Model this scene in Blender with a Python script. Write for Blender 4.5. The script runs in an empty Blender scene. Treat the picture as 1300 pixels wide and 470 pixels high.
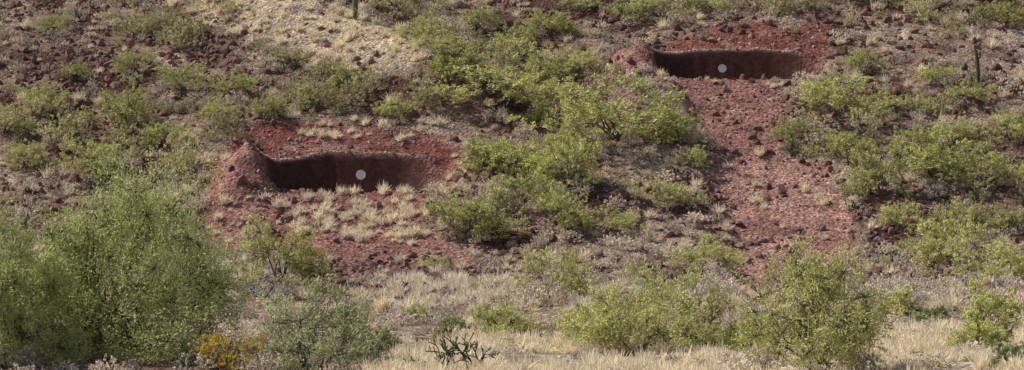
import bpy, math
import numpy as np
from mathutils import Vector
rng=np.random.default_rng(7)
scene=bpy.context.scene
F=3250.0
# ------------------------------------------------------------------ noise
_perm=np.random.default_rng(3).random((256,256))
def vnoise(x,y):
    xi=np.floor(x).astype(int); yi=np.floor(y).astype(int)
    fx=x-xi; fy=y-yi
    fx=fx*fx*(3-2*fx); fy=fy*fy*(3-2*fy)
    a=_perm[xi&255,yi&255]; b=_perm[(xi+1)&255,yi&255]
    c=_perm[xi&255,(yi+1)&255]; d=_perm[(xi+1)&255,(yi+1)&255]
    return ((a*(1-fx)+b*fx)*(1-fy)+(c*(1-fx)+d*fx)*fy)*2-1
def fbm(x,y,s,o=3):
    r=0;a=1.0
    for i in range(o):
        r=r+a*vnoise(x/s+17.3*i,y/s-9.1*i); s*=0.48; a*=0.5
    return r/1.7
def sstep(a,b,x):
    t=np.clip((x-a)/(b-a),0,1); return t*t*(3-2*t)
# ------------------------------------------------------------------ terrain
SL=0.466; Y0=113.5
def softplus(t): return np.where(t>30,t,np.log1p(np.exp(np.minimum(t,30))))
def base(x,y):
    w=2.6
    z=-4+SL*w*softplus((y-Y0)/w)
    z=z-(SL-0.12)*14*softplus((y-205)/14)
    z=z+2.4*sstep(35,4,y)
    return z
def seg_d(x,y,x0,y0,x1,y1):
    dx,dy=x1-x0,y1-y0; t=np.clip(((x-x0)*dx+(y-y0)*dy)/(dx*dx+dy*dy),0,1)
    return np.hypot(x-x0-t*dx,y-y0-t*dy)
def hill(x,y):
    z=base(x,y)
    z=z+1.5*np.exp(-(seg_d(x,y,-22,152,-4.0,133.5)/3.2)**2)
    z=z-1.0*np.exp(-(seg_d(x,y,-6,160,3.5,128)/2.6)**2)
    z=z+0.8*np.exp(-(seg_d(x,y,2,118,10,134)/3.0)**2)
    return z
def chart(x,y):
    yy=np.maximum(y,1.0)
    return 650+F*x/yy, 235-F*base(x,y)/yy
def sdf(px,py,poly):
    P=np.array(poly,float); n=len(P)
    d=np.full(px.shape,1e18); ins=np.zeros(px.shape,bool)
    for i in range(n):
        ax,ay=P[i]; bx,by=P[(i+1)%n]; ex,ey=bx-ax,by-ay
        t=np.clip(((px-ax)*ex+(py-ay)*ey)/(ex*ex+ey*ey+1e-9),0,1)
        d=np.minimum(d,(px-ax-t*ex)**2+(py-ay-t*ey)**2)
        c=((ay>py)!=(by>py))&(px<(bx-ax)*(py-ay)/(by-ay+1e-12)+ax)
        ins^=c
    d=np.sqrt(d); return np.where(ins,d,-d)
POLY=dict(
 fan1=[(262,215),(300,172),(350,163),(450,166),(560,180),(590,195),(582,225),(565,260),(535,285),(570,310),(620,340),(655,366),(560,386),(430,386),(380,370),(350,340),(290,325),(262,300),(262,260)],
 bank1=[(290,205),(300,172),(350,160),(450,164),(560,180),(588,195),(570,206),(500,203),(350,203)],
 fan2=[(765,97),(800,72),(850,50),(930,36),(1045,32),(1055,62),(1040,90),(985,102),(1000,130),(1018,150),(995,185),(960,197),(905,194),(885,165),(868,130),(846,112),(800,104)],
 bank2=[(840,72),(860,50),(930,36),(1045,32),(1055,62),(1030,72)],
 clear2=[(755,105),(760,80),(850,40),(930,28),(1055,25),(1070,62),(1050,100),(1020,130),(880,130),(850,120)],
 road=[(897,190),(995,190),(1048,213),(1075,255),(1092,300),(1088,345),(1030,376),(930,380),(936,300),(916,260),(900,235)],
 ridge=[(215,-25),(345,-25),(410,25),(480,52),(572,98),(560,118),(480,112),(400,95),(330,62),(250,34)],
 fg=[(490,436),(600,425),(760,442),(900,440),(1100,418),(1500,408),(1700,900),(460,900),(470,470)],
 pale=[(420,385),(650,378),(900,382),(1100,390),(1500,388),(1500,430),(900,440),(420,440)],
 pile1=[(408,335),(560,330),(660,358),(640,376),(560,386),(430,386)],
 pile2=[(1140,245),(1218,248),(1215,282),(1140,278)],
 pile3=[(860,228),(920,236),(925,282),(850,278)],
 pile4=[(262,345),(355,348),(362,385),(270,392)],
 pile5=[(1085,335),(1190,345),(1200,395),(1090,385)],
 pile6=[(235,48),(285,55),(290,95),(240,92)],
 pile7=[(1085,270),(1130,280),(1130,335),(1095,330)],
 pile8=[(20,70),(120,60),(200,95),(190,120),(60,110)],
 g_top=[(370,158),(450,155),(560,165),(560,185),(470,182),(380,190)],
 g_fan=[(345,250),(480,235),(600,240),(600,285),(540,300),(480,315),(370,300)],
 g_up=[(965,95),(1045,92),(1045,122),(980,125)],
 g_left=[(255,200),(300,195),(300,215),(255,218)],
 g_low=[(500,355),(640,358),(680,388),(480,402),(440,392)],
 g_low2=[(260,272),(350,300),(350,320),(260,300)],
)
def mask(name,x,y,soft=8,wob=10):
    u,v=chart(x,y)
    s=sdf(u,v,POLY[name])+wob*fbm(x,y,1.6,3)
    return sstep(-soft,soft,s)
def terrace(z,x,y,xc,yf,a,d,zf,mx,mh):
    X=(x-xc)/a; Y=np.maximum((y-yf)/d,0)
    r=(np.abs(X)**2.8+Y**2.8)**(1/2.8)
    s=(r-1)*d*1.25+0.16*fbm(x,y,1.6,3)
    lump=0.10*fbm(x+z*0.7,y+z*1.3,0.55,3)
    steep=3.0-1.6*sstep(0.55,1.0,X)
    bowl=zf-0.2+steep*np.maximum(s,0)+lump
    near=(y>yf-1.5)
    k=0.05
    h=np.clip(0.5+0.5*(z-bowl)/k,0,1)
    zm=z*(1-h)+bowl*h-k*h*(1-h)
    z2=np.where(near,np.minimum(z,zm),z)
    fr=np.exp(-((x-xc)/(a*0.95))**4)*np.exp(-((y-yf)/1.0)**2)
    z2=z2*(1-fr)+np.minimum(z2,zf-0.02)*fr
    sR=0.68
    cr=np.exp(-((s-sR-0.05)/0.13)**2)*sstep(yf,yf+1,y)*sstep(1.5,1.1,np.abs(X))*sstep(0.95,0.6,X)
    z2=z2+0.14*cr*(1+0.8*fbm(x,y,0.7,2))
    hp=mh*np.exp(-(np.abs((x-(xc-a-mx)))/1.2)**2.4-(np.abs(y-(yf+0.5))/1.8)**2.4)
    z2=z2+hp*(1+0.3*fbm(x,y,0.9,3))
    wall=sstep(-0.25,0.0,s)*sstep(sR-0.02,sR-0.14,s)*sstep(yf-0.8,yf,y)*sstep(1.3,1.1,np.abs(X))*sstep(0.9,0.3,hp)*(1-0.85*sstep(0.35,0.95,X+0.15*fbm(x,y,1.0,2)))  # wall mask also carries the painted shade, easing off toward the lit right end
    return z2,cr,wall
def y_for(v):
    ys=np.linspace(60,190,4000); zz=base(ys*0,ys); vv=235-F*zz/ys
    return float(ys[np.argmin(np.abs(vv-v))])
YF1=y_for(241); ZF1=float(base(np.array(0.),np.array(YF1)))
YF2=y_for(97);  ZF2=float(base(np.array(0.),np.array(YF2)))
XC1=(450-650)/F*YF1; A1=118/F*YF1
XC2=(938-650)/F*YF2; A2=110/F*YF2
def terr(x,y,full=False):
    x=np.asarray(x,float); y=np.asarray(y,float)
    red=np.maximum(np.maximum(mask('fan1',x,y,14,4),mask('fan2',x,y,14,4)),mask('road',x,y,14,4))
    z=hill(x,y)*(1-red)+base(x,y)*red
    rough=(1-0.55*red)*sstep(100,118,y)
    z=z+0.35*fbm(x,y,7,3)*rough+0.18*fbm(x,y,1.3,3)*rough
    z=z+0.06*fbm(x,y,0.6,2)+0.12*fbm(x,y,9,2)*(1-red)
    road=mask('road',x,y,14,4); z=z-0.25*road
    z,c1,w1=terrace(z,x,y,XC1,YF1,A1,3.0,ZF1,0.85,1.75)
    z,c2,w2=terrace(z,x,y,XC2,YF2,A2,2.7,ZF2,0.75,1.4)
    z=z+0.9*mask('pile4',x,y,22,4)
    if full: return z,np.maximum(c1,c2),np.maximum(w1,w2)
    return z
def wallmask(x,y): return terr(x,y,True)[2]
def sight(u,v,lo=50,hi=185):
    ys=np.arange(lo,hi,0.12); xs=(u-650)/F*ys; zr=(235-v)/F*ys
    zt=terr(xs,ys); i=np.argmax(zt>=zr)
    if not (zt>=zr).any(): i=len(ys)-1
    return float(xs[i]),float(ys[i]),float(zt[i])
# ------------------------------------------------------------------ material helpers
def new_mat(name):
    m=bpy.data.materials.new(name); m.use_nodes=True
    nt=m.node_tree; nt.nodes.clear()
    out=nt.nodes.new('ShaderNodeOutputMaterial'); return m,nt,out
def N(nt,t,**k):
    n=nt.nodes.new(t)
    for a,b in k.items(): setattr(n,a,b)
    return n
def mixrgb(nt,bt,fac,a,b):
    n=N(nt,'ShaderNodeMix',data_type='RGBA',blend_type=bt)
    for sock,val in ((n.inputs[0],fac),(n.inputs[6],a),(n.inputs[7],b)):
        if isinstance(val,bpy.types.NodeSocket): nt.links.new(val,sock)
        elif isinstance(val,(int,float)): sock.default_value=val
        else: sock.default_value=(*val,1)
    return n.outputs[2]
def mrange(nt,src,a,b,c,d):
    n=N(nt,'ShaderNodeMapRange'); nt.links.new(src,n.inputs[0])
    for i,v in enumerate((a,b,c,d)): n.inputs[i+1].default_value=v
    return n.outputs[0]
def leaf_mat(name,c1,c2,c3,trans=0.3,objvar=0.35):
    m,nt,out=new_mat(name)
    at=N(nt,'ShaderNodeAttribute',attribute_name='shade')
    oi=N(nt,'ShaderNodeObjectInfo')
    col=mixrgb(nt,'MIX',at.outputs['Fac'],c1,c2)
    f=mrange(nt,oi.outputs['Random'],0,1,0,0.8)
    col=mixrgb(nt,'MIX',f,col,c3)
    v=N(nt,'ShaderNodeMath',operation='FRACT'); mu=N(nt,'ShaderNodeMath',operation='MULTIPLY'); mu.inputs[1].default_value=7.31
    nt.links.new(oi.outputs['Random'],mu.inputs[0]); nt.links.new(mu.outputs[0],v.inputs[0])
    hs=N(nt,'ShaderNodeHueSaturation'); nt.links.new(col,hs.inputs['Color'])
    nt.links.new(mrange(nt,v.outputs[0],0,1,1-objvar,1+objvar),hs.inputs['Value'])
    d=N(nt,'ShaderNodeBsdfDiffuse'); t=N(nt,'ShaderNodeBsdfTranslucent'); mx=N(nt,'ShaderNodeMixShader')
    nt.links.new(hs.outputs[0],d.inputs[0]); nt.links.new(hs.outputs[0],t.inputs[0]); mx.inputs[0].default_value=trans
    nt.links.new(d.outputs[0],mx.inputs[1]); nt.links.new(t.outputs[0],mx.inputs[2]); nt.links.new(mx.outputs[0],out.inputs[0])
    return m
def solid_mat(name,c1,c2,scale=8,rough=0.9,bump=0.3):
    m,nt,out=new_mat(name)
    tc=N(nt,'ShaderNodeTexCoord'); no=N(nt,'ShaderNodeTexNoise'); no.inputs['Scale'].default_value=scale; no.inputs['Detail'].default_value=6
    nt.links.new(tc.outputs['Object'],no.inputs['Vector'])
    oi=N(nt,'ShaderNodeObjectInfo')
    a=N(nt,'ShaderNodeMath',operation='ADD'); nt.links.new(mrange(nt,no.outputs[0],0.3,0.7,0,0.6),a.inputs[0])
    nt.links.new(mrange(nt,oi.outputs['Random'],0,1,-0.1,0.5),a.inputs[1]); a.use_clamp=True
    col=mixrgb(nt,'MIX',a.outputs[0],c1,c2)
    b=N(nt,'ShaderNodeBsdfPrincipled'); b.inputs['Roughness'].default_value=rough; b.inputs['Specular IOR Level'].default_value=0.2
    nt.links.new(col,b.inputs['Base Color'])
    bp=N(nt,'ShaderNodeBump'); bp.inputs['Strength'].default_value=bump; bp.inputs['Distance'].default_value=0.03
    nt.links.new(no.outputs[0],bp.inputs['Height']); nt.links.new(bp.outputs[0],b.inputs['Normal'])
    nt.links.new(b.outputs[0],out.inputs[0]); return m
def ground_mat():
    m,nt,out=new_mat('desert_ground')
    at=N(nt,'ShaderNodeAttribute',attribute_name='Col')
    tc=N(nt,'ShaderNodeTexCoord')
    def noise(s,d=5,r=0.6):
        n=N(nt,'ShaderNodeTexNoise'); n.inputs['Scale'].default_value=s; n.inputs['Detail'].default_value=d; n.inputs['Roughness'].default_value=r
        nt.links.new(tc.outputs['Object'],n.inputs['Vector']); return n.outputs[0]
    def voro(s):
        n=N(nt,'ShaderNodeTexVoronoi'); n.inputs['Scale'].default_value=s
        nt.links.new(tc.outputs['Object'],n.inputs['Vector']); return n
    v1=voro(6.5); v2=voro(14)
    def gray(f):
        c=N(nt,'ShaderNodeCombineColor')
        for i in range(3): nt.links.new(f,c.inputs[i])
        return c.outputs[0]
    s1=N(nt,'ShaderNodeSeparateColor'); nt.links.new(v1.outputs['Color'],s1.inputs[0])
    s2=N(nt,'ShaderNodeSeparateColor'); nt.links.new(v2.outputs['Color'],s2.inputs[0])
    al=at.outputs['Alpha']
    c0=at.outputs['Color']
    c1=mixrgb(nt,'MULTIPLY',1.0,c0,gray(mrange(nt,s1.outputs[0],0,1,0.62,1.38)))
    c2=mixrgb(nt,'MULTIPLY',1.0,c1,gray(mrange(nt,s2.outputs[1],0,1,0.5,1.5)))
    c3=mixrgb(nt,'MULTIPLY',1.0,c2,gray(mrange(nt,noise(0.9,6,0.65),0.3,0.7,0.7,1.3)))
    c4=mixrgb(nt,'MULTIPLY',1.0,c0,gray(mrange(nt,noise(3.5,9,0.8),0.3,0.7,0.45,1.55)))
    col=mixrgb(nt,'MIX',al,c4,c3)
    b=N(nt,'ShaderNodeBsdfDiffuse'); nt.links.new(col,b.inputs[0]); b.inputs[1].default_value=0.5
    bp=N(nt,'ShaderNodeBump'); bp.inputs['Distance'].default_value=0.08; bp.inputs['Strength'].default_value=0.95
    vv=N(nt,'ShaderNodeMath',operation='MULTIPLY'); nt.links.new(mrange(nt,v1.outputs['Distance'],0,0.6,0.8,0),vv.inputs[0]); nt.links.new(al,vv.inputs[1])
    ad=N(nt,'ShaderNodeMath',operation='ADD'); nt.links.new(vv.outputs[0],ad.inputs[0]); nt.links.new(noise(5,8,0.75),ad.inputs[1])
    nt.links.new(ad.outputs[0],bp.inputs['Height']); nt.links.new(bp.outputs[0],b.inputs['Normal'])
    nt.links.new(b.outputs[0],out.inputs[0]); return m
# ------------------------------------------------------------------ ground mesh
def axis(lo,hi,fl,fh,st,grow,dense=()):
    a=[fl]
    while a[-1]<fh:
        q=a[-1]; a.append(q+(st*0.45 if any(l<=q<=h for l,h in dense) else st))
    s=st; p=fl; left=[]
    while p>lo: s=min(s*grow,40); p-=s; left.append(p)
    s=st;p=a[-1]; right=[]
    while p<hi: s=min(s*grow,40); p+=s; right.append(p)
    return np.array(left[::-1]+a+right)
gx=axis(-500,500,-34,34,0.13,1.12); gy=axis(-120,900,54,160,0.13,1.12,((YF1-0.5,YF1+5),(YF2-0.5,YF2+5)))
GX,GY=np.meshgrid(gx,gy); fx=GX.ravel(); fy=GY.ravel()
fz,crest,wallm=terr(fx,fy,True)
def lerp(c,t,m): return c*(1-m[:,None])+np.array(t)[None,:]*m[:,None]
n1=fbm(fx,fy,3.5,4); n2=fbm(fx+50,fy,1.4,3)
col=np.tile(np.array([[0.30,0.205,0.152]]),(len(fx),1))
col=lerp(col,(0.125,0.068,0.053),sstep(0.0,0.4,n1))
col=lerp(col,(0.44,0.34,0.25),sstep(0.1,0.5,-n1)*0.8)
col=lerp(col,(0.60,0.47,0.32),mask('ridge',fx,fy,16,18)*0.85)
col=lerp(col,(0.36,0.27,0.20),mask('ridge',fx,fy,16,18)*sstep(0.0,0.5,n2)*0.7)
col=lerp(col,(0.42,0.32,0.235),mask('pale',fx,fy,10,14)*0.35)
col=lerp(col,(0.58,0.475,0.35),mask('fg',fx,fy,10,14)*0.8)
f1=mask('fan1',fx,fy,7,9); f2=mask('fan2',fx,fy,7,9); rd=mask('road',fx,fy,8,12)
col=lerp(col,(0.325,0.158,0.130),f1*0.95); col=lerp(col,(0.295,0.143,0.118),f2*0.95); col=lerp(col,(0.385,0.208,0.165),rd*0.94)
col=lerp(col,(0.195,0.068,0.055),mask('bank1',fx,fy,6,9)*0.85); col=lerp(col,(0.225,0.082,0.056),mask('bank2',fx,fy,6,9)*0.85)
redm=np.maximum(np.maximum(f1,f2),rd)
col=lerp(col,(0.17,0.082,0.068),redm*sstep(0.05,0.5,n2)*0.6)
col=lerp(col,(0.46,0.30,0.25),redm*sstep(0.15,0.6,-n2)*0.4)
col=lerp(col,(0.075,0.038,0.033),np.clip(wallm,0,1)*0.93)  # shade on the cut walls painted into the soil colour, weaker at right
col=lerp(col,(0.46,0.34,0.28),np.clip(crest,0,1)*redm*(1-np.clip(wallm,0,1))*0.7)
for p in ('pile1','pile2','pile3','pile5','pile6','pile7','pile8'): col=lerp(col,(0.10,0.05,0.042),mask(p,fx,fy,8,9)*0.6)
col=lerp(col,(0.23,0.175,0.165),mask('pile4',fx,fy,8,6)*0.8)
nx,ny=len(gx),len(gy)
co=np.stack([fx,fy,fz],1).astype(np.float32)
ii=(np.arange(ny-1)[:,None]*nx+np.arange(nx-1)[None,:]).ravel()
faces=np.stack([ii,ii+1,ii+nx+1,ii+nx],1)
def mk_mesh(name,co,faces,smooth=False,attrs=None,mats=None,midx=None):
    me=bpy.data.meshes.new(name); k=faces.shape[1]; nf=len(faces)
    me.vertices.add(len(co)); me.vertices.foreach_set('co',np.asarray(co,np.float32).ravel())
    me.loops.add(nf*k); me.loops.foreach_set('vertex_index',faces.astype(np.int32).ravel())
    me.polygons.add(nf); me.polygons.foreach_set('loop_start',np.arange(0,nf*k,k,dtype=np.int32))
    try: me.polygons.foreach_set('loop_total',np.full(nf,k,np.int32))
    except Exception: pass
    for m in (mats or []): me.materials.append(m)
    if midx is not None: me.polygons.foreach_set('material_index',midx.astype(np.int32))
    me.update(calc_edges=True)
    if smooth: me.polygons.foreach_set('use_smooth',np.ones(nf,bool))
    for nm,(ty,data) in (attrs or {}).items():
        a=me.attributes.new(nm,ty,'POINT'); key={'FLOAT':'value','FLOAT_COLOR':'color','INT':'value','FLOAT_VECTOR':'vector'}[ty]
        a.data.foreach_set(key,np.asarray(data).ravel())
    me.update(); return me
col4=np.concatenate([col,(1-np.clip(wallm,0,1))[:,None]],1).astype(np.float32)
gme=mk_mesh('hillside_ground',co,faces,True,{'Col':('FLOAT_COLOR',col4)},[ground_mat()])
gob=bpy.data.objects.new('hillside_ground',gme); scene.collection.objects.link(gob)
# ------------------------------------------------------------------ geometry builders
def unit(v): return v/(np.linalg.norm(v,axis=-1,keepdims=True)+1e-9)
def leaf_quads(c,t,hl,hw,r,nrm=None):
    n=len(c)
    if nrm is None: b=unit(np.cross(t,r.normal(size=(n,3))))
    else: b=unit(np.cross(t,nrm+0.6*r.normal(size=(n,3))))
    L=t*hl[:,None]; B=b*hw[:,None]
    v=np.stack([c-L,c+B,c+L,c-B],1).reshape(-1,3)
    f=np.arange(n*4).reshape(n,4); return v,f
def tubes(p0,p1,r0,r1,k=4):
    n=len(p0); d=unit(p1-p0); ref=np.where(np.abs(d[:,2:3])>0.9,np.array([[1.,0,0]]),np.array([[0,0,1.]]))
    a=unit(np.cross(d,ref)); b=np.cross(d,a); v=[]
    for pp,rr in ((p0,r0),(p1,r1)):
        for j in range(k):
            an=2*math.pi*j/k; v.append(pp+(a*math.cos(an)+b*math.sin(an))*rr[:,None])
    v=np.stack(v,1).reshape(-1,3); base_=np.arange(n)[:,None]*2*k
    f=np.concatenate([np.stack([base_[:,0]+j,base_[:,0]+(j+1)%k,base_[:,0]+k+(j+1)%k,base_[:,0]+k+j],1) for j in range(k)],0)
    return v,f
def link_path(p0,p1,r0,r1,r,seg=4,jit=0.05,sag=0.0):
    n=len(p0); T=np.linspace(0,1,seg+1); L=np.linalg.norm(p1-p0,axis=1)[:,None]
    pts=[]
    for i,t in enumerate(T):
        q=p0*(1-t)+p1*t
        if 0<i<seg: q=q+r.normal(size=(n,3))*jit*L
        q=q+np.array([0,0,1.])*(-sag)*math.sin(math.pi*t)*L
        pts.append(q)
    A=np.concatenate(pts[:-1]); B=np.concatenate(pts[1:])
    RA=np.concatenate([r0*(1-t)+r1*t for t in T[:-1]]); RB=np.concatenate([r0*(1-t)+r1*t for t in T[1:]])
    return A,B,RA,RB
def bush_mesh(name,seed,W,H,nhub,nsub,nend,nleaf,hl,hw,mat,bark,low=0.12,trunk=0.05,spread=0.17,twig=2,upright=0.5,zlo=-0.02,bare=0.0):
    r=np.random.default_rng(seed)
    def crown(n,rad_lo,rad_hi,zlo):
        az=r.random(n)*2*math.pi; cz=r.random(n)*(1-zlo)+zlo; sz=np.sqrt(1-cz**2)
        d=np.stack([np.cos(az)*sz,np.sin(az)*sz,cz],1)
        lump=1+0.16*np.sin(3*az+seed)+0.12*np.sin(5*az+2.3*seed+4*cz)+0.08*r.normal(size=n)
        rr=r.uniform(rad_lo,rad_hi,n)*np.clip(lump,0.6,1.2)
        return np.stack([d[:,0]*rr*W/2,d[:,1]*rr*W/2,H*(low+(1-low)*d[:,2]*rr*0.95)],1)
    hubs=crown(nhub,0.35,0.55,0.25); subs=crown(nsub,0.55,0.9,zlo)
    k=r.integers(0,nsub,nend)
    S=np.array([W,W,H*1.1])*spread*0.5
    ends=subs[k]+np.clip(r.normal(size=(nend,3)),-1.9,1.9)*S
    ends[:,2]=np.maximum(ends[:,2],0.04*H)
    bp=np.zeros((nhub,3)); bp[:,:2]=r.normal(size=(nhub,2))*0.03*W; bp[:,2]=-0.15
    sc=max(W,H)
    segs=[link_path(bp,hubs,np.full(nhub,trunk),np.full(nhub,trunk*0.5),r,5,0.05,-0.06)]
    nh=np.argmin(np.linalg.norm(subs[:,None]-hubs[None],axis=2),1)
    segs.append(link_path(hubs[nh],subs,np.full(nsub,trunk*0.45),np.full(nsub,trunk*0.2),r,3,0.07,0.0))
    if twig: segs.append(link_path(subs[k],ends,np.full(nend,trunk*0.2),np.full(nend,trunk*0.08),r,twig,0.08,0.0))
    A=np.concatenate([s[0] for s in segs]);B=np.concatenate([s[1] for s in segs]);RA=np.concatenate([s[2] for s in segs]);RB=np.concatenate([s[3] for s in segs])
    v1,f1=tubes(A,B,RA,RB,3)
    ctr=np.array([0,0,0.25*H])
    e=np.repeat(np.arange(nend),nleaf)
    if bare>0:
        keep=(r.random(nsub)>bare)[k][e]|(r.random(len(e))<0.25); e=e[keep]
    n=len(e)
    out=unit(ends-ctr)[e]
    spr=unit(out*0.7+np.array([0,0,upright])+(r.normal(size=(nend,3))*0.45)[e])
    t=r.uniform(-0.5,1.0,n)[:,None]
    c=ends[e]+spr*t*sc*0.048+r.normal(size=(n,3))*sc*0.014
    c[:,2]=np.maximum(c[:,2],0.02)
    d=unit(spr*0.9+r.normal(size=(n,3))*0.55)
    v2,f2=leaf_quads(c,d,hl*r.uniform(0.6,1.4,n),hw*r.uniform(0.6,1.4,n),r,out*0.9+np.array([-0.15,0,0.45]))
    cl=r.random(nsub)[k][e]; sh=np.clip(0.55*cl+0.45*r.random(n),0,1)
    shade=np.concatenate([np.full(len(v1),0.4),np.repeat(sh,4)])
    return mk_mesh(name,np.concatenate([v1,v2]),np.concatenate([f1,f2+len(v1)]),False,{'shade':('FLOAT',shade.astype(np.float32))},[bark,mat],
        np.concatenate([np.zeros(len(f1)),np.ones(len(f2))]))
# materials
m_pv=leaf_mat('palo_verde_foliage',(0.32,0.335,0.10),(0.69,0.68,0.265),(0.58,0.55,0.245),0.22,0.16)
m_cr=leaf_mat('creosote_foliage',(0.31,0.31,0.135),(0.65,0.62,0.32),(0.63,0.55,0.33),0.18,0.22)
m_fg=leaf_mat('palo_verde_green_foliage',(0.35,0.39,0.125),(0.67,0.69,0.29),(0.48,0.51,0.21),0.22,0.08)
m_fd=leaf_mat('jojoba_foliage',(0.33,0.34,0.17),(0.57,0.56,0.32),(0.47,0.46,0.26),0.22,0.1)
m_gs=leaf_mat('bursage_foliage',(0.47,0.39,0.32),(0.88,0.77,0.65),(0.72,0.62,0.47),0.1,0.27)
m_yl=leaf_mat('brittlebush_flowers',(0.55,0.40,0.06),(0.82,0.60,0.08),(0.6,0.5,0.12),0.3,0.1)
m_gr=leaf_mat('straw_grass',(0.74,0.61,0.42),(0.96,0.87,0.68),(0.86,0.76,0.57),0.3,0.1)
m_ch=leaf_mat('cholla_spines',(0.45,0.41,0.25),(0.65,0.6,0.43),(0.55,0.5,0.35),0.2,0.1)
m_bk=solid_mat('palo_verde_bark',(0.08,0.066,0.045),(0.18,0.155,0.105),6)
m_bkd=solid_mat('twig_bark',(0.14,0.115,0.09),(0.26,0.22,0.18),6)
m_rk=solid_mat('volcanic_rock',(0.07,0.034,0.028),(0.31,0.18,0.145),5,0.95,0.6)
m_rl=solid_mat('pale_rock',(0.19,0.095,0.08),(0.50,0.35,0.30),5,0.95,0.6)
m_gh=solid_mat('gray_gravel',(0.12,0.085,0.085),(0.40,0.33,0.32),5,0.95,0.6)
m_sg=solid_mat('saguaro_skin',(0.10,0.12,0.055),(0.16,0.18,0.08),4)
m_dd=solid_mat('dead_wood',(0.06,0.045,0.035),(0.15,0.11,0.08),5)
m_cc=solid_mat('cholla_stem',(0.045,0.055,0.03),(0.10,0.115,0.065),8)
# ------------------------------------------------------------------ scatter
def proto_coll(name,meshes):
    c=bpy.data.collections.new(name)
    for i,m in enumerate(meshes):
        o=bpy.data.objects.new(name+'_form',m); c.objects.link(o)
    return c
def scatter(name,coll,pts,rot,scl,npro,r):
    n=len(pts)
    me=bpy.data.meshes.new(name); me.vertices.add(n); me.vertices.foreach_set('co',pts.astype(np.float32).ravel())
    for nm,ty,key,d in (('rot','FLOAT_VECTOR','vector',rot),('scl','FLOAT_VECTOR','vector',scl)):
        a=me.attributes.new(nm,ty,'POINT'); a.data.foreach_set(key,d.astype(np.float32).ravel())
    a=me.attributes.new('pick','INT','POINT'); a.data.foreach_set('value',r.integers(0,npro,n).astype(np.int32))
    ob=bpy.data.objects.new(name,me); scene.collection.objects.link(ob)
    ng=bpy.data.node_groups.new(name+'_scatter','GeometryNodeTree')
    ng.interface.new_socket('Geometry',in_out='INPUT',socket_type='NodeSocketGeometry')
    ng.interface.new_socket('Geometry',in_out='OUTPUT',socket_type='NodeSocketGeometry')
    gi=ng.nodes.new('NodeGroupInput'); go=ng.nodes.new('NodeGroupOutput')
    ip=ng.nodes.new('GeometryNodeInstanceOnPoints'); ci=ng.nodes.new('GeometryNodeCollectionInfo')
    ci.inputs['Collection'].default_value=coll; ci.inputs['Separate Children'].default_value=True; ci.inputs['Reset Children'].default_value=True
    def na(nm,ty):
        x=ng.nodes.new('GeometryNodeInputNamedAttribute'); x.data_type=ty; x.inputs['Name'].default_value=nm
        return [o for o in x.outputs if o.enabled and o.name=='Attribute'][0]
    L=ng.links.new
    L(gi.outputs[0],ip.inputs['Points']); L(ci.outputs[0],ip.inputs['Instance']); ip.inputs['Pick Instance'].default_value=True
    L(na('pick','INT'),ip.inputs['Instance Index']); L(na('rot','FLOAT_VECTOR'),ip.inputs['Rotation']); L(na('scl','FLOAT_VECTOR'),ip.inputs['Scale'])
    L(ip.outputs[0],go.inputs[0])
    md=ob.modifiers.new('scatter','NODES'); md.node_group=ng
    return ob
def sample(n,x0,x1,y0,y1,dens):
    x=rng.uniform(x0,x1,n); y=rng.uniform(y0,y1,n)
    k=rng.random(n)<dens(x,y); x,y=x[k],y[k]
    if y1>125:
        w=wallmask(x,y)<0.25; x,y=x[w],y[w]
    return x,y
def put(name,coll,npro,x,y,smin,smax,zs=(0.8,1.2),sink=0.0,tilt=0.1,pw=1.0,full=False):
    n=len(x); s=smin+(smax-smin)*rng.random(n)**pw
    z=terr(x,y)-sink*s
    rot=np.stack([rng.normal(size=n)*tilt,rng.normal(size=n)*tilt,rng.random(n)*6.283],1)
    if full: rot=rng.random((n,3))*6.283
    scl=np.stack([s,s,s*rng.uniform(zs[0],zs[1],n)],1)
    return scatter(name,coll,np.stack([x,y,z],1),rot,scl,npro,rng)
# placed bushes ----------------------------------------------------
pv=[bush_mesh('palo_verde_form_%d'%i,20+i,4.0,3.0,8,25+3*i%9,320,21,0.08,0.023,m_pv,m_bk,low=0.10,trunk=0.045,spread=0.17,twig=1,bare=0.1) for i in range(8)]
cr=[bush_mesh('creosote_form_%d'%i,60+i,2.0,1.5,9,18,130,17,0.052,0.018,m_cr,m_bkd,low=0.05,trunk=0.018,spread=0.20,upright=0.8,twig=1,bare=0.1) for i in range(6)]
B=[
(595,318,125,60),(645,238,118,66),(668,268,95,40),(722,245,84,68),(712,302,70,54),(770,308,88,38),(785,197,165,102),(728,205,78,60),(862,192,76,50),(850,268,60,32),(882,222,46,26),(612,225,60,36),
(1080,220,82,60),(1124,264,84,70),(1066,168,120,62),(1000,192,48,40),(1192,245,115,66),(1258,255,115,60),(1145,303,66,42),(1212,345,106,80),(1270,365,106,64),(1170,152,50,32),(1235,140,60,32),(1285,190,62,46),(1280,45,66,46),(1100,100,62,32),(1215,200,86,48),(1290,305,70,40),(1160,205,62,40),(1230,300,60,36),(1120,150,60,32),(1190,110,56,28),
(640,152,155,72),(590,118,92,46),(562,146,72,38),(705,118,88,46),(735,112,60,36),(690,172,66,30),(560,82,70,32),(605,45,70,34),(650,80,82,40),(700,60,70,32),(820,28,66,28),(900,22,64,26),(530,55,62,30),(740,25,60,28),
(55,152,70,42),(30,224,56,38),(150,172,95,68),(110,236,84,50),(205,195,62,38),(170,105,60,34),(340,164,56,36),(402,152,62,42),(230,130,66,38),(300,130,60,32),(90,110,50,26),(70,50,52,26),(280,160,54,30),(440,118,56,28),(10,180,56,32),
(905,348,92,48),(705,388,100,80),(352,368,122,84),(550,345,45,18),(500,155,58,30)]
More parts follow.
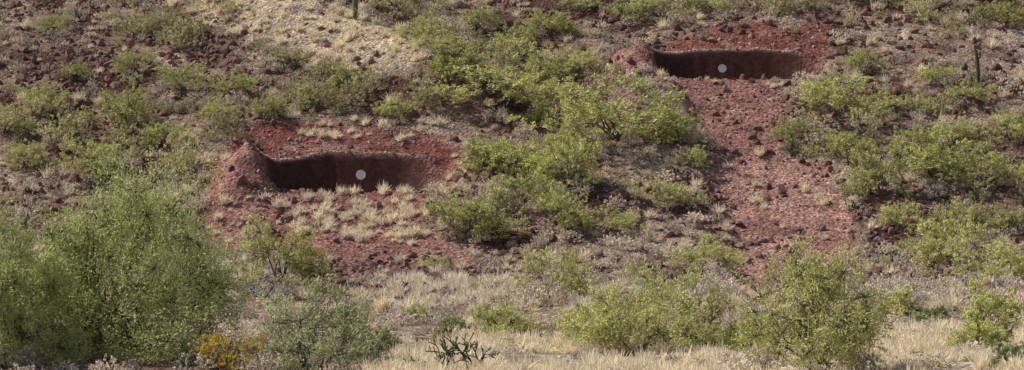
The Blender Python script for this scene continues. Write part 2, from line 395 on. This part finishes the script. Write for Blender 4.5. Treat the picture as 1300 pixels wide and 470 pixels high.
def add_obj(name,me,loc,rz,sc):
    o=bpy.data.objects.new(name,me); o.location=loc; o.rotation_euler=(0,0,rz); o.scale=sc; scene.collection.objects.link(o); return o
for i,(u,v,w,h) in enumerate(B):
    x,y,z=sight(u,v-3); y+=0.25*w/F*y; z=float(terr(x,y))
    W=w/F*y*1.04; Hh=h/F*y*1.0
    add_obj('palo_verde_bush',pv[int(rng.integers(0,8))],(x,y,z-0.05),rng.random()*6.28,(W/4.0,W/4.0,Hh/3.0))
FG=[
(178,456,270,265,'g'),(0,465,200,215,'g'),(80,462,180,190,'g'),(392,472,195,122,'d'),(820,448,205,106,'y'),(755,440,105,70,'y'),(640,432,112,56,'y'),(1040,476,205,180,'y'),(1245,442,112,76,'y'),(945,448,90,44,'y'),(895,440,80,82,'y'),(1185,412,50,26,'d'),(475,460,64,56,'d'),(1290,470,60,40,'d'),(575,428,54,26,'d'),(1150,400,60,34,'y'),(445,425,56,40,'d'),(1290,405,60,36,'y'),(530,410,44,24,'y')]
for i,(u,v,w,h,k) in enumerate(FG):
    x,y,z=sight(u,v,45); W=w/F*y*1.05; Hh=h/F*y*1.05
    if u==80: y+=1.5; z=float(terr(x,y))
    mt={'g':m_fg,'d':m_fd,'y':m_pv}[k]
    ne=int(100*W*max(Hh,1.2)*(1.0 if k!='d' else 0.8)); ne=max(260,min(ne,2200))
    airy=(u==1040)
    me=bush_mesh('palo_verde_tree_mesh',200+i,W,Hh,9,int(26+W*Hh*1.9),int(ne*(0.85 if airy else 1)),20,0.05,0.0135,mt,m_bk,low=0.14 if airy else 0.06,trunk=0.04 if airy else 0.032,spread=0.14,upright=0.6,twig=1,bare=0.15)
    nm={'g':'palo_verde_tree','d':'jojoba_shrub','y':'palo_verde_tree'}[k]
    add_obj(nm,me,(x,y,z-0.03),0,(1,1,1))
for (u,v,w,h) in ((272,470,66,54),(330,472,74,50),(365,440,22,18)):
    x,y,z=sight(u,v,45); W=w/F*y; Hh=h/F*y
    add_obj('brittlebush',bush_mesh('brittlebush_mesh',int(u),W,Hh,8,18,150,12,0.028,0.012,m_yl,m_bkd,low=0.05,trunk=0.012,spread=0.26,upright=1.0),(x,y,z),0,(1,1,1))
# ------------------------------------------------------------------ scattered vegetation
def redm_(x,y): return np.maximum(np.maximum(mask('fan1',x,y,8,9),mask('fan2',x,y,8,9)),mask('road',x,y,8,12))
gs=[bush_mesh('bursage_form_%d'%i,90+i,1.0,0.55,8,16,100,10,0.038,0.0135,m_gs,m_bkd,low=0.03,trunk=0.008,spread=0.24,upright=0.8,twig=0) for i in range(6)]
cg=proto_coll('bursage_shrub',gs)
def d_gs(x,y):
    u,v=chart(x,y)
    c=0.42+1.0*fbm(x,y,3.0,3)
    c=c*(1-0.98*redm_(x,y))*(1-0.8*mask('ridge',x,y))*(1-0.75*mask('fg',x,y))
    for p in ('pile1','pile2','pile3','pile4','pile6','pile8'): c=c*(1-0.8*mask(p,x,y))
    c=np.where((v>275)&(v<345)&(u>570)&(u<900)&(mask('fan1',x,y)<0.3),1.0,c)
    return c
x,y=sample(8600,-37,37,84,157,d_gs); put('bursage_shrubs',cg,6,x,y,0.4,1.3,(0.8,1.3),0.02,0.1,1.6)
x,y=sample(2000,-30,30,50,90,lambda x,y:np.clip(0.5+0.9*fbm(x,y,4,2),0,1)*(1-0.45*mask('fg',x,y))); put('bursage_shrubs',cg,6,x,y,0.4,1.0,(0.8,1.2),0.02,0.1,1.5)
cc=proto_coll('creosote_bush',cr)
def d_cr(x,y):
    c=0.40+1.15*fbm(x+30,y,5,3)+0.20*sstep(130,140,y)-0.3*sstep(-12,-16,x)*sstep(132,136,y)
    return c*(1-redm_(x,y))*(1-0.93*mask('ridge',x,y,12,6))*(1-mask('clear2',x,y,6,2))
x,y=sample(1600,-38,38,115,158,d_cr); put('creosote_bushes',cc,6,x,y,0.35,1.2,(0.75,1.1),0.02,0.08,1.35)
x,y=sample(190,-40,40,85,114,d_cr); put('creosote_bushes',cc,6,x,y,0.4,0.8,(0.75,1.1),0.02,0.08,1.4)
# rocks
def rock_mesh(name,seed,mat):
    import bmesh
    r=np.random.default_rng(seed); bm=bmesh.new(); bmesh.ops.create_icosphere(bm,subdivisions=2,radius=0.5)
    pl=unit(r.normal(size=(10,3))); dd=r.uniform(0.22,0.42,10); s=r.uniform(0.65,1.25,3)
    for v in bm.verts:
        p=np.array(v.co)
        for q,d in zip(pl,dd):
            e=p@q
            if e>d: p=p-q*(e-d)
        v.co=Vector(p*s*1.2)
    me=bpy.data.meshes.new(name); bm.to_mesh(me); bm.free(); me.materials.append(mat); return me
cr1=proto_coll('volcanic_rock',[rock_mesh('rock_form_%d'%i,300+i,m_rk) for i in range(7)])
cr2=proto_coll('pale_rock',[rock_mesh('pale_rock_form_%d'%i,320+i,m_rl) for i in range(5)])
cr3=proto_coll('gray_rock',[rock_mesh('gray_rock_form_%d'%i,340+i,m_gh) for i in range(5)])
def d_rk(x,y):
    r_=redm_(x,y); c=0.45+0.8*fbm(x,y+40,3,3); c=c*(1-0.65*r_)*(1-0.7*mask('ridge',x,y))
    return c
x,y=sample(44000,-38,38,86,158,d_rk); put('volcanic_rocks',cr1,7,x,y,0.12,0.64,(0.6,1.0),-0.06,0.5,2.4,True)
def d_pile(x,y):
    c=0*x
    for p in ('pile1','pile2','pile3','pile5','pile6','pile7','pile8'): c=np.maximum(c,mask(p,x,y,22,14))
    return c*0.75
x,y=sample(70000,-30,27,92,146,d_pile); put('rock_piles',cr1,7,x,y,0.08,0.5,(0.6,1.0),-0.05,0.5,2.4,True)
x,y=sample(60000,-13,-7,80,100,lambda x,y:mask('pile4',x,y,6,5)); put('gravel_heap',cr3,5,x,y,0.05,0.16,(0.6,1.0),-0.15,0.5,1.5,True)
x,y=sample(38000,-18,20,96,147,lambda x,y:redm_(x,y)*np.clip(0.5+0.8*fbm(x,y,1.5,2),0.1,1)); put('loose_stones',cr2,5,x,y,0.04,0.28,(0.6,1.0),-0.02,0.5,3.2,True)
x,y=sample(3000,-30,30,55,100,lambda x,y:0*x+0.5); put('loose_stones',cr2,5,x,y,0.04,0.25,(0.6,1.0),0.0,0.5,3.0,True)
# grass
def grass_mesh(name,seed,nb=70,h=0.5,sp=0.5):
    r=np.random.default_rng(seed); az=r.random(nb)*6.283; lean=r.random(nb)**0.8*sp; L=h*r.uniform(0.5,1.1,nb)
    d=np.stack([np.cos(az)*np.sin(lean),np.sin(az)*np.sin(lean),np.cos(lean)],1); o=np.stack([r.normal(size=nb)*0.06,r.normal(size=nb)*0.06,np.zeros(nb)],1)
    tip=o+d*L[:,None]; tip[:,2]-=0.12*lean*L; mid=o+d*(L*0.5)[:,None]
    b=unit(np.cross(d,r.normal(size=(nb,3))))*0.013
    v=np.stack([o-b,o+b,mid+b,mid-b,tip+b*0.3,tip-b*0.3],1).reshape(-1,3); k=np.arange(nb)[:,None]*6
    f=np.concatenate([k+np.array([[0,1,2,3]]),k+np.array([[3,2,4,5]])])
    return mk_mesh(name,v,f,False,{'shade':('FLOAT',np.repeat(r.random(nb),6).astype(np.float32))},[m_gr])
cgr=proto_coll('grass_tuft',[grass_mesh('grass_form_%d'%i,400+i,90,0.5,1.0) for i in range(5)])
def d_hg(x,y):
    c=0.03+0.25*np.clip(fbm(x-20,y,3,3),0,1)
    c=c*(1-0.5*redm_(x,y))
    for p,k in (('g_top',0.95),('g_fan',0.9),('g_up',0.95),('g_left',0.9),('g_low',0.6),('g_low2',0.7),('ridge',0.8),('pale',0.15)):
        c=np.maximum(c,k*mask(p,x,y,6,9)*np.clip(0.55+0.9*fbm(x,y,1.5,2),0.05,1))
    return c*(1-0.7*mask('bank1',x,y)*(1-mask('g_top',x,y)))*(1-0.9*mask('bank2',x,y))
x,y=sample(26000,-38,38,80,158,d_hg); put('dry_grass_tufts',cgr,5,x,y,0.5,1.35,(0.7,1.1),0.02,0.15)
x,y=sample(20000,-24,24,48,92,lambda x,y:mask('fg',x,y,8,14)*np.clip(0.3+1.6*fbm(x,y,3,3),0.02,1)); put('dry_grass_field',cgr,5,x,y,0.4,1.05,(0.6,1.1),0.02,0.15)
# ------------------------------------------------------------------ cacti and dead wood
def path_obj(name,polys,mat,k=8,ribs=0,spines=None,loc=(0,0,0)):
    V=[];Fc=[];off=0
    for pts,rad in polys:
        pts=np.array(pts,float); n=len(pts)
        for i in range(n):
            d=unit(pts[min(i+1,n-1)]-pts[max(i-1,0)]); ref=np.array([1.,0,0]) if abs(d[2])>0.9 else np.array([0,0,1.])
            a=unit(np.cross(d,ref)); b=np.cross(d,a)
            for j in range(k):
                an=2*math.pi*j/k; rr=rad[i]*(1-(0.14 if (ribs and j%2) else 0)); V.append(pts[i]+(a*math.cos(an)+b*math.sin(an))*rr)
        for i in range(n-1):
            for j in range(k):
                Fc.append([off+i*k+j,off+i*k+(j+1)%k,off+(i+1)*k+(j+1)%k,off+(i+1)*k+j])
        top=len(V); V.append(pts[-1]+unit(pts[-1]-pts[-2])*rad[-1]*0.6)
        for j in range(0,k,2): Fc.append([off+(n-1)*k+j,off+(n-1)*k+(j+1)%k,off+(n-1)*k+(j+2)%k,top])
        off=len(V)
    V=np.array(V);Fc=np.array(Fc); m=np.zeros(len(Fc)); mats=[mat]; sh=np.zeros(len(V))
    if spines:
        r=np.random.default_rng(5); cs=[];ds=[]
        for pts,rad in polys:
            pts=np.array(pts,float)
            for i in range(len(pts)-1):
                q=r.random((spines[0],1)); dv=unit(r.normal(size=(spines[0],3))); ds.append(dv)
                cs.append(pts[i]*(1-q)+pts[i+1]*q+dv*rad[i])
        cs=np.concatenate(cs);ds=np.concatenate(ds); n=len(cs)
        v2,f2=leaf_quads(cs,ds,np.full(n,spines[1]),np.full(n,spines[2]),r)
        Fc=np.concatenate([Fc,f2+len(V)]); V=np.concatenate([V,v2]); m=np.concatenate([m,np.ones(n)]); mats.append(spines[3]); sh=np.concatenate([sh,np.repeat(r.random(n),4)])
    me=mk_mesh(name,V,Fc,False,{'shade':('FLOAT',sh.astype(np.float32))},mats,m)
    return add_obj(name,me,loc,0,(1,1,1))
x,y,z=sight(451,24)
hs=np.linspace(0,4.6,12)
path_obj('saguaro_cactus',[([(0,0,h-0.1) for h in hs],[0.13+0.05*math.sin(min(h/4.6,1)*2.6) for h in hs]),([(0.12,0,2.2),(0.4,0,2.25),(0.5,0,2.6),(0.5,0,3.4)],[0.08,0.1,0.1,0.09])],m_sg,16,1,None,(x,y,z))
x,y,z=sight(1241,108)
path_obj('dead_saguaro_snag',[([(0,0,-0.1),(0.03,0,0.6),(-0.02,0,1.3),(-0.08,0,1.75),(-0.2,0,2.0)],[0.13,0.11,0.10,0.08,0.03]),([(0.0,0,1.2),(0.14,0,1.45),(0.12,0,1.8)],[0.07,0.05,0.02]),([(0,0,0.9),(-0.15,0,1.2)],[0.05,0.02])],m_dd,8,1,None,(x,y,z))
x,y,z=sight(1181,165)
path_obj('dead_branch_stump',[([(0,0,-0.1),(0.05,0,0.3),(0.15,0,0.65)],[0.1,0.08,0.03]),([(0,0,0.2),(-0.2,0,0.5)],[0.06,0.02])],m_dd,8,0,None,(x,y,z))
def cholla(seed,H,lv=3,rad=0.03):
    r=np.random.default_rng(seed); P=[]
    def rec(p,d,L,rd,l):
        q=p+d*L; m=(p+q)/2+r.normal(size=3)*0.03*L; P.append(([p,m,q],[rd,rd*1.1,rd*0.85]))
        if l==0: return
        for j in range(r.integers(2,4)):
            nd=unit(d*0.55+unit(r.normal(size=3))*0.85+np.array([0,0,0.35])); rec(q if j<2 else m,nd,L*r.uniform(0.6,0.95),rd*0.85,l-1)
    for s in range(3):
        rec(np.array([0,0,-0.05]),unit(np.array([r.normal()*0.5,r.normal()*0.5,1])),H*0.36,rad,lv)
    return P
for i,(u,v,h) in enumerate(((560,478,54),(598,476,58),(528,474,28),(235,474,34))):
    x,y,z=sight(u,v,42); path_obj('cholla_cactus',cholla(11+i,h/F*y,3,0.018),m_cc,6,0,(14,0.014,0.0022,m_ch),(x,y,z))
for i,(u,v,h) in enumerate(((352,84,22),(372,88,18),(548,272,22),(1020,138,16),(1278,325,20))):
    x,y,z=sight(u,v); path_obj('teddybear_cholla',cholla(31+i,h/F*y,2,0.05),m_cc,6,0,(60,0.035,0.006,m_ch),(x,y,z))
# ------------------------------------------------------------------ steel gong targets
m_wh=solid_mat('target_white_paint',(0.62,0.61,0.58),(0.80,0.79,0.77),9,0.5,0.1)
m_st=solid_mat('target_stand_steel',(0.06,0.04,0.035),(0.12,0.085,0.07),9,0.6,0.2)
def target(u,v,yy,rad):
    import bmesh
    x=(u-650)/F*yy; z=(235-v)/F*yy; zg=float(terr(x,yy))
    e=bpy.data.objects.new('shooting_target',None); e.location=(x,yy,z); scene.collection.objects.link(e)
    def part(nm,build,mat):
        bm=bmesh.new(); build(bm); me=bpy.data.meshes.new(nm); bm.to_mesh(me); bm.free(); me.materials.append(mat)
        o=bpy.data.objects.new(nm,me); scene.collection.objects.link(o); o.parent=e; return o
    from mathutils import Matrix
    def disc(bm):
        bmesh.ops.create_cone(bm,cap_ends=True,segments=40,radius1=rad,radius2=rad,depth=0.02,matrix=Matrix.Rotation(math.radians(90),4,'X'))
    part('disc',disc,m_wh)
    def bolt(bm): bmesh.ops.create_cone(bm,cap_ends=True,segments=6,radius1=0.02,radius2=0.015,depth=0.03,matrix=Matrix.Translation((0,-0.022,rad*0.72))@Matrix.Rotation(math.radians(90),4,'X'))
    part('bolt',bolt,m_st)
    H=z-zg
    def post(bm): bmesh.ops.create_cone(bm,cap_ends=True,segments=8,radius1=0.02,radius2=0.02,depth=max(H+rad*0.7,0.2),matrix=Matrix.Translation((0,0.05,(rad*0.7-H)/2)))
    part('post',post,m_st)
    def foot(bm):
        bmesh.ops.create_cube(bm,size=1,matrix=Matrix.Translation((0,0.05,-H+0.015))@Matrix.Diagonal((0.36,0.06,0.03,1)))
        bmesh.ops.create_cube(bm,size=1,matrix=Matrix.Translation((0,0.05,-H+0.0451))@Matrix.Diagonal((0.06,0.36,0.03,1)))
    part('foot',foot,m_st)
target(458,222,YF1+0.9,0.235)
target(917,87,YF2+0.9,0.22)
# ------------------------------------------------------------------ light, sky, camera
s=Vector((-0.62,0.10,0.77)).normalized()
sd=bpy.data.lights.new('sun','SUN'); sd.energy=5.0; sd.angle=math.radians(0.5); sd.color=(1.0,0.96,0.89)
so=bpy.data.objects.new('sun',sd); so.rotation_euler=s.to_track_quat('Z','Y').to_euler(); so.location=(-60,80,120); scene.collection.objects.link(so)
w=bpy.data.worlds.new('World'); scene.world=w; w.use_nodes=True; nt=w.node_tree
bg=nt.nodes['Background']; sk=nt.nodes.new('ShaderNodeTexSky'); sk.sky_type='NISHITA'; sk.sun_disc=False
sk.sun_elevation=math.asin(s.z); sk.sun_rotation=math.atan2(s.x,s.y); nt.links.new(sk.outputs[0],bg.inputs[0]); bg.inputs[1].default_value=0.085
cd=bpy.data.cameras.new('camera'); cd.lens=90; cd.sensor_width=36; cd.clip_end=3000; cd.clip_start=0.5
cam=bpy.data.objects.new('camera',cd); cam.rotation_euler=(math.radians(90),0,0); scene.collection.objects.link(cam); scene.camera=cam
scene.view_settings.view_transform='Standard'; scene.view_settings.look='None'; scene.view_settings.exposure=0
